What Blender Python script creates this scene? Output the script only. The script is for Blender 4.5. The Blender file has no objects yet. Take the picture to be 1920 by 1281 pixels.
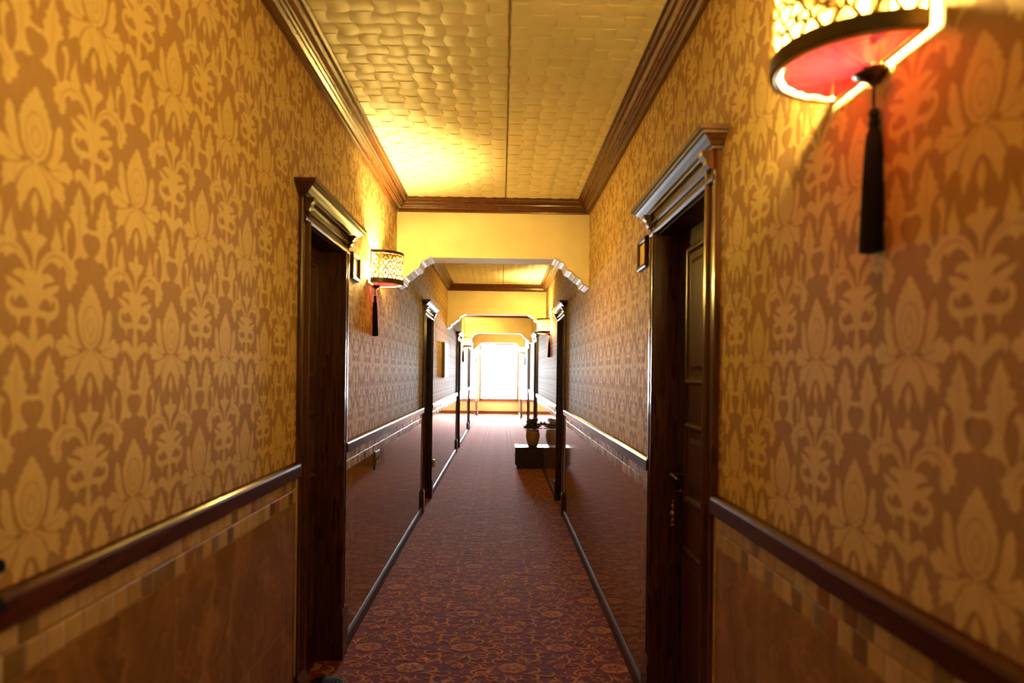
import bpy, bmesh, math, random
from mathutils import Matrix, Vector
from mathutils.geometry import delaunay_2d_cdt
random.seed(7)
PI = math.pi
S = bpy.context.scene
COL = S.collection

# ---------------------------------------------------------------- dimensions (metres)
WL, WR = 0.8495, 0.7005          # camera axis to the left / right wall face
CEIL = 2.92
EYE = 1.53
Y0, YEND = -2.2, 26.0            # back wall, window wall
ARCH = [5.50, 10.74, 15.85, 20.95]   # front faces of the crossing walls
ARCH_T = 0.28
Z_RAIL0, Z_RAIL1 = 1.092, 1.148
Z_BAND0, Z_BAND1 = 0.985, 1.095
Z_CROWN = 2.815
OPEN_Z = 2.16
DOORS = {  # number: (side, casing start, casing end)
    1: ('L', 2.85, 3.72), 2: ('R', 2.175, 3.14), 3: ('L', 7.40, 8.38), 4: ('R', 7.31, 8.33),
    5: ('L', 13.05, 14.02), 6: ('R', 12.98, 13.98), 7: ('L', 17.55, 18.5), 8: ('R', 16.45, 17.4),
    9: ('L', 23.35, 24.3), 10: ('R', 22.1, 23.05)}
CW = 0.10                        # casing width
FT = 0.008                       # marble stands proud of the plaster

# ---------------------------------------------------------------- node helpers
class NT:
    def __init__(s, name):
        s.m = bpy.data.materials.new(name); s.m.use_nodes = True
        s.t = s.m.node_tree; s.t.nodes.clear()
        s.out = s.t.nodes.new('ShaderNodeOutputMaterial')
    def n(s, typ, ins=None, **kw):
        nd = s.t.nodes.new('ShaderNode' + typ)
        for k, v in kw.items(): setattr(nd, k, v)
        for k, v in (ins or {}).items():
            if isinstance(v, bpy.types.NodeSocket): s.t.links.new(v, nd.inputs[k])
            else: nd.inputs[k].default_value = v
        return nd
    def math(s, op, a, b=0.0, c=0.0):
        return s.n('Math', {0: a, 1: b, 2: c}, operation=op).outputs[0]
    def pos(s): return s.n('TexCoord').outputs['Object']
    def noise(s, vec, scale, detail=2.0, rough=0.5):
        return s.n('TexNoise', {'Vector': vec, 'Scale': scale, 'Detail': detail, 'Roughness': rough}).outputs[0]
    def mapping(s, vec, scale=(1, 1, 1), loc=(0, 0, 0), rot=(0, 0, 0)):
        return s.n('Mapping', {'Vector': vec, 'Scale': scale, 'Location': loc, 'Rotation': rot}).outputs[0]
    def ramp(s, fac, stops, interp='LINEAR'):
        r = s.n('ValToRGB', {'Fac': fac}); cr = r.color_ramp; cr.interpolation = interp
        while len(cr.elements) < len(stops): cr.elements.new(0.5)
        for e, (p, c) in zip(cr.elements, stops): e.position = p; e.color = (*c, 1)
        return r.outputs[0]
    def mix(s, f, a, b, mode='MIX'):
        nd = s.n('Mix', data_type='RGBA', blend_type=mode)
        for k, v in ((0, f), (6, a), (7, b)):
            if isinstance(v, bpy.types.NodeSocket): s.t.links.new(v, nd.inputs[k])
            else: nd.inputs[k].default_value = v if k == 0 else (*v, 1)
        return nd.outputs[2]
    def bump(s, h, strength, dist=0.002):
        return s.n('Bump', {'Height': h, 'Strength': strength, 'Distance': dist}).outputs[0]
    def pbsdf(s, **kw):
        return s.n('BsdfPrincipled', {k.replace('_', ' '): v for k, v in kw.items()}).outputs[0]
    def done(s, sh):
        s.t.links.new(sh, s.out.inputs[0]); return s.m

def c4(c): return (*c, 1)

def m_wood(name, dark, light, rough=0.22, axis='Z', scale=1.0, rings=7.0, coat=0.15, spec=0.4):
    t = NT(name); p = t.pos()
    sc = {'Z': (14, 14, 1.1), 'Y': (14, 1.1, 14), 'X': (1.1, 14, 14)}[axis]
    v = t.mapping(p, tuple(x * scale for x in sc))
    w = t.noise(v, 1.0, 3.0, 0.6)
    grain = t.math('FRACT', t.math('MULTIPLY', w, rings))
    fine = t.noise(t.mapping(p, tuple(x * 9 for x in sc)), 1.0, 2.0)
    f = t.math('ADD', t.math('MULTIPLY', grain, 0.55), t.math('MULTIPLY', fine, 0.45))
    col = t.ramp(f, [(0.1, dark), (0.85, light)])
    rg = t.math('ADD', rough - 0.05, t.math('MULTIPLY', fine, 0.12))
    return t.done(t.pbsdf(Base_Color=col, Roughness=rg, Coat_Weight=coat, Specular_IOR_Level=spec, Coat_Roughness=0.12,
                          Normal=t.bump(f, 0.10 if rings > 4 else 0.02, 0.001)))

def m_plain(name, col, rough=0.5, metal=0.0, spec=0.5, vary=0.0, vs=20.0, **kw):
    t = NT(name)
    c = c4(col)
    if vary:
        f = t.noise(t.pos(), vs, 3.0)
        c = t.ramp(f, [(0.3, tuple(x * (1 - vary) for x in col)), (0.7, tuple(min(1, x * (1 + vary)) for x in col))])
    return t.done(t.pbsdf(Base_Color=c, Roughness=rough, Metallic=metal, Specular_IOR_Level=spec, **kw))

def m_paper(name, col, rough, spec=0.4):
    t = NT(name); p = t.pos()
    f = t.noise(t.mapping(p, (60, 260, 18)), 1.0, 2.0)
    g = t.noise(p, 2.2, 2.0)
    c = t.ramp(f, [(0.3, tuple(x * 0.86 for x in col)), (0.7, tuple(x * 1.12 for x in col))])
    c = t.mix(t.math('MULTIPLY', g, 0.16), c, tuple(x * 0.7 for x in col))
    return t.done(t.pbsdf(Base_Color=c, Roughness=rough, Specular_IOR_Level=spec))

def m_marble(name):
    t = NT(name); p = t.pos()
    warp = t.noise(p, 1.6, 4.0, 0.6)
    v = t.n('VectorMath', {0: p, 1: warp}, operation='ADD').outputs[0]
    cloud = t.noise(t.mapping(v, (1, 5.0, 1.2)), 2.0, 5.0, 0.62)
    veins = t.math('ABSOLUTE', t.math('SUBTRACT', t.noise(t.mapping(v, (1, 2.2, 1.2), (3, 1, 7)), 1.7, 5.0, 0.55), 0.5))
    base = t.ramp(cloud, [(0.3, (0.16, 0.080, 0.026)), (0.5, (0.24, 0.130, 0.046)), (0.72, (0.34, 0.20, 0.085))])
    base = t.mix(t.ramp(veins, [(0.0, (0.35,) * 3), (0.012, (0, 0, 0))]), base, (0.45, 0.26, 0.12))
    # big tile joints: along the wall every 0.9 m, up the wall every 0.48 m
    sp = t.n('SeparateXYZ', {0: p})
    jy = t.math('COMPARE', t.math('PINGPONG', sp.outputs[1], 0.45), 0.0, 0.0018)
    jz = t.math('COMPARE', t.math('PINGPONG', t.math('SUBTRACT', sp.outputs[2], 0.025), 0.24), 0.0, 0.0018)
    j = t.math('MAXIMUM', jy, jz)
    base = t.mix(t.math('MULTIPLY', j, 0.7), base, (0.42, 0.28, 0.14))
    wav = t.noise(p, 5.0, 2.0)
    return t.done(t.pbsdf(Base_Color=base, Roughness=0.06, Specular_IOR_Level=0.6,
                          Normal=t.bump(t.math('ADD', wav, t.math('MULTIPLY', j, -0.6)), 0.035, 0.004)))

def m_mosaic(name):
    t = NT(name); p = t.pos(); sp = t.n('SeparateXYZ', {0: p})
    h = (Z_BAND1 - Z_BAND0) / 2
    r = t.math('DIVIDE', t.math('SUBTRACT', sp.outputs[2], Z_BAND0), h)
    row = t.math('FLOOR', r); fr = t.math('FRACT', r)
    c = t.math('ADD', t.math('DIVIDE', sp.outputs[1], 0.056), t.math('MULTIPLY', row, 0.37))
    c = t.math('ADD', c, t.math('MULTIPLY', t.math('GREATER_THAN', sp.outputs[0], 0.0), 31.4))
    ci = t.math('FLOOR', c); fc = t.math('FRACT', c)
    v = t.n('CombineXYZ', {0: ci, 1: row, 2: 0.0}).outputs[0]
    rnd = t.n('TexWhiteNoise', {0: v}, noise_dimensions='2D').outputs[0]
    col = t.ramp(rnd, [(0.0, (0.52, 0.38, 0.18)), (0.28, (0.60, 0.45, 0.24)), (0.5, (0.46, 0.33, 0.15)), (0.62, (0.22, 0.15, 0.06)),
                       (0.74, (0.17, 0.085, 0.035)), (0.82, (0.32, 0.11, 0.04)), (0.9, (0.55, 0.40, 0.2))], 'CONSTANT')
    mott = t.noise(p, 60.0, 3.0)
    col = t.mix(t.math('MULTIPLY', mott, 0.35), col, (0.30, 0.19, 0.08))
    ex = t.math('MINIMUM', fc, t.math('SUBTRACT', 1.0, fc))
    ez = t.math('MINIMUM', fr, t.math('SUBTRACT', 1.0, fr))
    e = t.math('MINIMUM', ex, ez)
    g = t.math('LESS_THAN', e, 0.035)
    col = t.mix(g, col, (0.38, 0.26, 0.11))
    hgt = t.math('MINIMUM', t.math('MULTIPLY', e, 9.0), 1.0)
    rnd2 = t.n('TexWhiteNoise', {0: v}, noise_dimensions='3D').outputs[0]
    return t.done(t.pbsdf(Base_Color=col, Roughness=t.math('ADD', 0.12, t.math('MULTIPLY', rnd2, 0.22)),
                          Normal=t.bump(t.math('ADD', hgt, t.math('MULTIPLY', mott, 0.12)), 0.7, 0.0025)))

def m_carpet(name, a, b, c):
    t = NT(name); p = t.pos()
    blot = t.noise(p, 7.5, 2.0, 0.5)
    fib = t.noise(p, 420.0, 2.0, 0.7)
    wave = t.math('ADD', t.math('MULTIPLY', fib, 0.25), t.noise(t.mapping(p, (3.5, 15.0, 1)), 1.0, 3.0, 0.6))
    col = t.ramp(blot, [(0.42, a), (0.47, b), (0.56, b), (0.60, c)])
    col = t.mix(1.0, col, t.ramp(fib, [(0.25, (0.45,) * 3), (0.75, (1.0,) * 3)]), 'MULTIPLY')
    return t.done(t.pbsdf(Base_Color=col, Roughness=0.85, Specular_IOR_Level=0.015, Sheen_Weight=0.48, Sheen_Roughness=0.42,
                          Sheen_Tint=(1, 0.46, 0.44, 1), Normal=t.bump(wave, 0.8, 0.012)))

def m_carpet_gold(name, col):
    t = NT(name); p = t.pos()
    fib = t.noise(p, 420.0, 2.0, 0.7); wave = t.math('ADD', t.math('MULTIPLY', fib, 0.25), t.noise(t.mapping(p, (3.5, 15.0, 1)), 1.0, 3.0, 0.6)); big = t.noise(p, 9.0, 2.0)
    c = t.ramp(big, [(0.35, tuple(x * 0.7 for x in col)), (0.65, tuple(x * 1.15 for x in col))])
    c = t.mix(1.0, c, t.ramp(fib, [(0.25, (0.4,) * 3), (0.75, (1.0,) * 3)]), 'MULTIPLY')
    return t.done(t.pbsdf(Base_Color=c, Roughness=0.85, Specular_IOR_Level=0.015, Sheen_Weight=0.42, Sheen_Roughness=0.42, Sheen_Tint=(1, 0.62, 0.5, 1),
                          Normal=t.bump(wave, 0.8, 0.012)))

def m_sheer(name, col, dcol, tcol, thru):
    """Thin lamp cloth: part lets light straight through, part scatters it."""
    t = NT(name)
    tr = t.n('BsdfTransparent', {0: c4(tcol)}).outputs[0]
    tl = t.n('BsdfTranslucent', {0: c4(col)}).outputs[0]
    df = t.n('BsdfDiffuse', {0: c4(dcol)}).outputs[0]
    a = t.n('AddShader', {0: tl, 1: df}).outputs[0]
    return t.done(t.n('MixShader', {0: thru, 1: a, 2: tr}).outputs[0])

def m_pane(name):
    t = NT(name)
    tr = t.n('BsdfTransparent', {0: (0.97, 0.98, 0.98, 1)}).outputs[0]
    gl = t.n('BsdfGlossy', {0: (1, 1, 1, 1), 'Roughness': 0.02}).outputs[0]
    f = t.n('Fresnel', {'IOR': 1.45}).outputs[0]
    return t.done(t.n('MixShader', {0: f, 1: tr, 2: gl}).outputs[0])

M = {}
M['paper_ground'] = m_paper('wallpaper_ground', (0.335, 0.195, 0.085), 0.75, 0.15)
M['paper_motif'] = m_paper('wallpaper_motif', (0.56, 0.40, 0.17), 0.68, 0.2)
M['paper_detail'] = m_paper('wallpaper_detail', (0.43, 0.275, 0.115), 0.7, 0.2)
M['marble'] = m_marble('polished_brown_marble')
M['mosaic'] = m_mosaic('stone_mosaic_band')
M['edge'] = m_plain('lit_marble_edge', (0.55, 0.40, 0.18), 0.4, vary=0.15)  # lighter than the marble, its lit edge painted as colour
M['ceiling'] = m_plain('ceiling_paint', (0.72, 0.62, 0.40), 0.5, vary=0.05, vs=4)
M['seam'] = m_plain('ceiling_joint', (0.20, 0.13, 0.06), 0.7, vary=0.1)
M['plaster'] = m_plain('cream_plaster', (0.87, 0.77, 0.53), 0.75, spec=0.06, vary=0.05, vs=6)
M['white_trim'] = m_plain('white_trim_paint', (0.62, 0.54, 0.47), 0.55, spec=0.25, vary=0.04)
M['wood_v'] = m_wood('dark_walnut_upright', (0.018, 0.0055, 0.0025), (0.085, 0.027, 0.010))
M['wood_y'] = m_wood('dark_walnut_along', (0.022, 0.007, 0.003), (0.080, 0.025, 0.009), 0.42, axis='Y', coat=0.0, spec=0.3)
M['crown'] = m_wood('crown_wood', (0.060, 0.017, 0.005), (0.125, 0.038, 0.010), 0.28, axis='Y', rings=2.5)
M['rail_wood'] = m_wood('red_brown_rail_wood', (0.035, 0.0095, 0.0035), (0.075, 0.019, 0.006), 0.20, axis='Y', rings=2.5, coat=0.0, spec=0.25)
M['black_wood'] = m_wood('blackened_cabinet_wood', (0.012, 0.005, 0.006), (0.030, 0.011, 0.011), 0.3)
M['leaf_wood'] = m_wood('door_leaf_wood', (0.022, 0.006, 0.0025), (0.075, 0.022, 0.008), 0.30)
M['carpet'] = m_carpet('red_carpet', (0.080, 0.006, 0.024), (0.145, 0.008, 0.006), (0.085, 0.007, 0.024))
M['carpet_gold'] = m_carpet_gold('carpet_gold_yarn', (0.60, 0.225, 0.045))
M['brass'] = m_plain('brass', (0.75, 0.48, 0.16), 0.25, 1.0, vary=0.1)
M['gilt'] = m_plain('gilt_wire', (0.80, 0.58, 0.22), 0.45, 0.35, vary=0.1)
M['dark_bronze'] = m_plain('dark_bronze', (0.10, 0.072, 0.036), 0.35, 0.9, vary=0.1)
M['bronze_bead'] = m_plain('bronze_bead', (0.40, 0.16, 0.06), 0.3, 0.8, vary=0.1)
M['lining'] = m_sheer('cream_lamp_cloth', (0.0080, 0.0064, 0.0030), (0.50, 0.42, 0.25), (1.0, 0.9, 0.68), 0.62)
M['pink'] = m_sheer('pink_lamp_silk', (0.0023, 0.00042, 0.0013), (0.45, 0.05, 0.06), (0.75, 0.10, 0.07), 0.030)
M['black_silk'] = m_plain('black_silk', (0.004, 0.003, 0.0035), 0.8, spec=0.08, vary=0.2, vs=90)
M['pane'] = m_pane('window_glass')
M['frame'] = m_plain('window_frame_wood', (0.16, 0.05, 0.035), 0.35, vary=0.15)
M['red_base'] = m_plain('red_brown_skirting', (0.16, 0.04, 0.02), 0.3, vary=0.15)
M['panel_shaded'] = m_plain('shaded_cabinet_grey', (0.22, 0.19, 0.16), 0.5, vary=0.05)  # cabinet grey darkened, shade of the unlit side put into the colour
M['panel_grey'] = m_plain('grey_enamel', (0.62, 0.61, 0.60), 0.22, vary=0.03)
M['plastic_black'] = m_plain('black_plastic', (0.005, 0.005, 0.006), 0.9, spec=0.05, vary=0.1)
M['brown_plate'] = m_plain('brown_bronze_plate', (0.12, 0.06, 0.025), 0.3, 0.6, vary=0.1)
M['cream_plastic'] = m_plain('cream_plastic', (0.55, 0.42, 0.22), 0.35, vary=0.05)
M['pot'] = m_plain('ochre_clay', (0.34, 0.22, 0.08), 0.55, vary=0.18, vs=14)
M['soil'] = m_plain('soil', (0.03, 0.02, 0.012), 0.9, vary=0.3, vs=60)
M['leaf'] = m_plain('plant_leaf', (0.17, 0.15, 0.06), 0.6, vary=0.35, vs=25)
M['bulb'] = None

# ---------------------------------------------------------------- mesh builder
class MB:
    def __init__(s): s.v = []; s.f = []; s.m = []; s.names = []
    def mi(s, mat):
        if mat not in s.names: s.names.append(mat)
        return s.names.index(mat)
    def face(s, pts, mat):
        i = len(s.v); s.v.extend(pts); s.f.append(tuple(range(i, i + len(pts)))); s.m.append(s.mi(mat))
    def grid(s, rows, mat, closed_u=False, closed_v=False):
        """rows: list of equal-length point lists, joined into quads."""
        i = len(s.v); nr = len(rows); nc = len(rows[0]); k = s.mi(mat)
        for r in rows: s.v.extend(r)
        for a in range(nr if closed_u else nr - 1):
            for b in range(nc if closed_v else nc - 1):
                a2, b2 = (a + 1) % nr, (b + 1) % nc
                s.f.append((i + a * nc + b, i + a2 * nc + b, i + a2 * nc + b2, i + a * nc + b2)); s.m.append(k)
    def box(s, x0, x1, y0, y1, z0, z1, mat):
        i = len(s.v); k = s.mi(mat)
        s.v += [(x0, y0, z0), (x1, y0, z0), (x1, y1, z0), (x0, y1, z0), (x0, y0, z1), (x1, y0, z1), (x1, y1, z1), (x0, y1, z1)]
        for q in ((0, 3, 2, 1), (4, 5, 6, 7), (0, 1, 5, 4), (1, 2, 6, 5), (2, 3, 7, 6), (3, 0, 4, 7)):
            s.f.append(tuple(i + j for j in q)); s.m.append(k)
    def prism(s, profile, path_pts, mat, caps=True):
        """profile: n points; path_pts(j, p) -> 3D point of profile point p at station j; stations = list."""
        rows = [[fn(p) for p in profile] for fn in path_pts]
        s.grid(rows, mat, closed_v=True)
        if caps:
            s.face(list(rows[0]), mat); s.face(list(rows[-1]), mat)
    def lathe(s, prof, mat, n=24, c=(0, 0, 0), tilt=None):
        rows = []
        for r, z in prof:
            row = [Vector((r * math.cos(2 * PI * a / n), r * math.sin(2 * PI * a / n), z)) for a in range(n)]
            if tilt: row = [tilt @ p for p in row]
            rows.append([tuple(Vector(c) + p) for p in row])
        s.grid(rows, mat, closed_v=True)
    def tube(s, pts, r, mat, n=8, caps=True):
        pts = [Vector(p) for p in pts]; rows = []
        rr = r if isinstance(r, (list, tuple)) else [r] * len(pts)
        for i, p in enumerate(pts):
            d = (pts[min(i + 1, len(pts) - 1)] - pts[max(i - 1, 0)]).normalized()
            up = Vector((0, 0, 1)) if abs(d.z) < 0.9 else Vector((1, 0, 0))
            a = d.cross(up).normalized(); b = d.cross(a)
            rows.append([tuple(p + (a * math.cos(2 * PI * k / n) + b * math.sin(2 * PI * k / n)) * rr[i]) for k in range(n)])
        s.grid(rows, mat, closed_v=True)
        if caps: s.face(rows[0], mat); s.face(rows[-1], mat)
    def build(s, name, parent=None, smooth=None, weld=True, bevel=0.0, recalc=True):
        me = bpy.data.meshes.new(name)
        me.from_pydata(s.v, [], s.f)
        for nme in s.names: me.materials.append(M[nme])
        me.polygons.foreach_set('material_index', s.m)
        if weld or recalc:
            bm = bmesh.new(); bm.from_mesh(me)
            if weld: bmesh.ops.remove_doubles(bm, verts=bm.verts, dist=1e-5)
            if recalc: bmesh.ops.recalc_face_normals(bm, faces=bm.faces)
            bm.to_mesh(me); bm.free()
        if smooth is not None:
            me.polygons.foreach_set('use_smooth', [True] * len(me.polygons))
            if smooth < 180: me.set_sharp_from_angle(angle=math.radians(smooth))
        me.update()
        o = bpy.data.objects.new(name, me); COL.objects.link(o)
        if parent: o.parent = parent
        if bevel:
            b = o.modifiers.new('edge', 'BEVEL'); b.width = bevel; b.segments = 2; b.limit_method = 'ANGLE'
        return o

def empty(name, loc=(0, 0, 0), rz=0.0):
    o = bpy.data.objects.new(name, None); COL.objects.link(o)
    o.location = loc; o.rotation_euler = (0, 0, rz); o.empty_display_size = 0.1
    return o
def structure(o, label=None):
    o['kind'] = 'structure'
    if label: o['label'] = label
    return o
def tag(o, label, cat, group=None):
    o['label'] = label; o['category'] = cat
    if group: o['group'] = group
    return o

def W(side, u, s, z):
    """point at height z, s metres down the corridor, u metres out from the wall face into the corridor"""
    return (-WL + u, s, z) if side == 'L' else (WR - u, s, z)
def wbox(mb, side, u0, u1, s0, s1, z0, z1, mat):
    a, b = W(side, u0, 0, 0)[0], W(side, u1, 0, 0)[0]
    mb.box(min(a, b), max(a, b), s0, s1, z0, z1, mat)
def wprism(mb, side, prof, s0, s1, mat):
    mb.prism(prof, [lambda p, s=s0: W(side, p[0], s, p[1]), lambda p, s=s1: W(side, p[0], s, p[1])], mat)

# ---------------------------------------------------------------- drawn ornament (flat leaf strips in 2D)
def catmull(P, n):
    Q = [P[0]] + list(P) + [P[-1]]; out = []
    m = len(P) - 1
    for k in range(n + 1):
        t = k / n * m; i = min(int(t), m - 1); f = t - i
        p0, p1, p2, p3 = Q[i], Q[i + 1], Q[i + 2], Q[i + 3]
        out.append(tuple(0.5 * (2 * b + (c - a) * f + (2 * a - 5 * b + 4 * c - d) * f * f + (3 * b - a - 3 * c + d) * f ** 3)
                         for a, b, c, d in zip(p0, p1, p2, p3)))
    return out
def strip(P, Wd, n=12, lobes=0, depth=0.35, taper=False):
    """leaf along spine P with half widths Wd; lobes give a serrated, forward-pointing edge"""
    if lobes: n = max(n, lobes * 4)
    sp = catmull(P, n); wd = catmull([(w,) for w in Wd], n)
    L, R = [], []
    for i, (x, y) in enumerate(sp):
        a = sp[max(i - 1, 0)]; b = sp[min(i + 1, n)]
        dx, dy = b[0] - a[0], b[1] - a[1]; l = math.hypot(dx, dy) or 1
        w = max(wd[i][0], 0.0005)
        if lobes:
            ph = (i / n * lobes) % 1.0
            w *= 1 - depth * ph if ph > 0.01 else 1.0
        L.append((x - dy / l * w, y + dx / l * w)); R.append((x + dy / l * w, y - dx / l * w))
    return [(L[i], R[i], R[i + 1], L[i + 1]) for i in range(n)]
def mirror(q): return [tuple((-x, y) for x, y in f) for f in q]
def ring(cx, cy, rx, ry, w, n=20):
    o = []
    for k in range(n):
        a, b = 2 * PI * k / n, 2 * PI * (k + 1) / n
        o.append(tuple((cx + (rx + e) * math.cos(t), cy + (ry + e) * math.sin(t)) for t, e in ((a, -w), (b, -w), (b, w), (a, w))))
    return o

def damask():
    """one repeat of the damask: (motif outlines, detail strips), flower centre at the origin, right halves mirrored"""
    H = [  # bloom cap, sepal, bract, outer and inner petals, bud
        [(0, .090), (.010, .082), (.014, .073), (.022, .071), (.024, .061), (.033, .057), (.034, .047), (.042, .041), (.042, .031), (.049, .023), (.046, .006), (.040, -.018), (.026, -.038), (0, -.050)],
        [(.030, -.042), (.048, -.020), (.055, .002), (.059, .022), (.064, .034), (.074, .042), (.080, .036), (.084, .022), (.081, .012), (.085, .000), (.079, -.016), (.068, -.034), (.048, -.050)],
        [(.040, -.052), (.066, -.036), (.082, -.024), (.098, -.020), (.101, -.031), (.113, -.032), (.122, -.046), (.109, -.053), (.103, -.064), (.088, -.061), (.072, -.066), (.050, -.062)],
        [(.020, -.052), (.050, -.062), (.076, -.068), (.090, -.072), (.087, -.085), (.094, -.091), (.087, -.101), (.090, -.116), (.074, -.104), (.066, -.098), (.059, -.101), (.050, -.088), (.036, -.072)],
        [(0, -.048), (.022, -.050), (.036, -.076), (.048, -.092), (.054, -.106), (.047, -.114), (.049, -.126), (.041, -.146), (.032, -.127), (.026, -.123), (.020, -.108), (.010, -.097), (0, -.092)],
        [(0, -.099), (.010, -.117), (.011, -.127), (0, -.152)],
        # trefoil, arms of the crown, flames
        [(0, -.153), (.008, -.166), (.010, -.178), (.022, -.175), (.038, -.181), (.027, -.194), (.014, -.204), (.006, -.216), (.003, -.242), (0, -.242)],
        [(.004, -.264), (.010, -.240), (.022, -.220), (.040, -.206), (.062, -.198), (.086, -.195), (.102, -.199), (.112, -.208), (.125, -.211), (.128, -.222), (.140, -.230), (.132, -.240), (.135, -.251),
         (.122, -.254), (.118, -.267), (.106, -.270), (.097, -.260), (.096, -.248), (.100, -.238), (.094, -.228), (.085, -.224), (.077, -.233), (.070, -.226), (.054, -.221), (.038, -.228), (.024, -.243), (.014, -.264)],
        [(.050, -.200), (.050, -.187), (.057, -.175), (.062, -.162), (.064, -.143), (.071, -.160), (.081, -.175), (.084, -.188), (.077, -.197)],
        # stem with leaves
        [(0, -.236), (.007, -.250), (.020, -.249), (.036, -.245), (.052, -.248), (.063, -.257), (.047, -.261), (.031, -.266), (.024, -.276), (.034, -.274), (.056, -.266), (.080, -.262), (.071, -.276), (.056, -.284),
         (.047, -.297), (.032, -.292), (.022, -.300), (.014, -.312), (.010, -.330), (0, -.334)],
        [(.022, -.322), (.036, -.330), (.042, -.350), (.049, -.331), (.058, -.322)],
        # fleur
        [(0, -.322), (.007, -.338), (.012, -.354), (.009, -.374), (.024, -.364), (.040, -.357), (.055, -.359), (.065, -.372), (.057, -.388), (.050, -.378), (.040, -.382), (.026, -.390), (.013, -.399), (.005, -.406), (.004, -.418), (.007, -.424), (0, -.442)],
        # upright leaf of the pair, and its sickle
        [(.048, -.392), (.056, -.411), (.067, -.422), (.064, -.432), (.080, -.440), (.075, -.448), (.083, -.457), (.072, -.464), (.062, -.474), (.058, -.490), (.056, -.510), (.060, -.526), (.070, -.548), (.052, -.538),
         (.040, -.532), (.026, -.535), (.010, -.527), (.022, -.518), (.032, -.504), (.034, -.490), (.024, -.482), (.010, -.479), (0, -.482), (0, -.471), (.014, -.470), (.022, -.464), (.015, -.456), (.020, -.446), (.027, -.441), (.023, -.430), (.032, -.424), (.036, -.411)],
        [(.092, -.468), (.099, -.482), (.099, -.505), (.091, -.530), (.079, -.552), (.086, -.525), (.088, -.500), (.084, -.487), (.074, -.478), (.083, -.470)]]
    A = [tuple(q) for q in H] + [tuple((-x, y) for x, y in q) for q in H]
    q = strip([(0, -.317), (.030, -.323), (.056, -.323), (.071, -.310), (.066, -.293), (.053, -.292), (.051, -.304)], [.007, .007, .008, .007, .006, .005, .003], n=16)
    A += q + mirror(q)
    D = ring(0, .002, .029, .040, .0020) + ring(0, -.002, .012, .018, .0016, 14)
    for q in (strip([(.004, -.052), (.036, -.040), (.051, -.012), (.053, .024)], [.0018, .0022, .0024, .0005], n=8),
              strip([(.010, -.054), (.034, -.068), (.052, -.090)], [.0018, .0020, .0020], n=6),
              strip([(.024, -.052), (.060, -.062), (.086, -.068)], [.0014, .0020, .0010], n=6),
              strip([(.040, -.052), (.062, -.046), (.084, -.040)], [.0014, .0018, .0006], n=6),
              strip([(.020, -.234), (.045, -.213), (.080, -.209), (.106, -.226), (.112, -.246)], [.0010, .0020, .0022, .0020, .0008], n=10),
              strip([(.048, -.410), (.047, -.45), (.046, -.50)], [.0006, .0018, .0012], n=6)):
        D += q + mirror(q)
    k = .92
    f = lambda Q: [tuple((x * k, y) for x, y in q) for q in Q]
    return f(A), f(D)

def union(quads, eps=2e-4):
    """merge overlapping leaf strips into one flat set of triangles"""
    vs, fs = [], []
    for q in quads:
        a = sum(q[i - 1][0] * q[i][1] - q[i][0] * q[i - 1][1] for i in range(len(q)))
        if abs(a) < 1e-8: continue
        q = q if a > 0 else q[::-1]
        fs.append(list(range(len(vs), len(vs) + len(q)))); vs += [Vector(p) for p in q]
    v, e, f, ov, oe, of = delaunay_2d_cdt(vs, [], fs, 0, eps, True)
    return [tuple(tuple(v[i]) for i in t) for t, src in zip(f, of) if src]
def clip(poly, x0, x1, y0, y1):
    for ax, lim, sg in ((0, x0, 1), (0, x1, -1), (1, y0, 1), (1, y1, -1)):
        out = []
        for i in range(len(poly)):
            p, q = poly[i - 1], poly[i]
            a, b = (p[ax] - lim) * sg, (q[ax] - lim) * sg
            if (a >= 0) != (b >= 0):
                t = a / (a - b); out.append((p[0] + (q[0] - p[0]) * t, p[1] + (q[1] - p[1]) * t))
            if b >= 0: out.append(q)
        poly = out
        if len(poly) < 3: return None
    return poly
PER_S, PER_Z = 0.345, 0.670
DAM = damask(); DAM = (union(DAM[0], 1e-4), DAM[1])
def lay_damask(mb, side, s0, s1, z0, z1):
    org = (1.2534, 1.95) if side == 'L' else (1.1612, 1.618)
    for half in (0, 1):
        os_, oz = org[0] + half * PER_S / 2, org[1] + half * PER_Z / 2
        for i in range(math.floor((s0 - os_) / PER_S) - 1, math.ceil((s1 - os_) / PER_S) + 2):
            for j in range(math.floor((z0 - oz) / PER_Z) - 1, math.ceil((z1 - oz) / PER_Z) + 2):
                cs, cz = os_ + i * PER_S, oz + j * PER_Z
                if cs + .15 < s0 or cs - .15 > s1 or cz + .13 < z0 or cz - .57 > z1: continue
                inside = cs - .15 >= s0 and cs + .15 <= s1 and cz - .57 >= z0 and cz + .13 <= z1
                for quads, u, mat in ((DAM[0], 0.0002 + half * .0001, 'paper_motif'), (DAM[1], 0.0004, 'paper_detail')):
                    if mat == 'paper_detail' and cs > 9: continue
                    for q in quads:
                        p = [(cs + x, cz + y) for x, y in q]
                        if not inside:
                            p = clip(p, s0, s1, z0, z1)
                            if not p: continue
                        mb.face([W(side, u, x, y) for x, y in p], mat)

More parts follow.
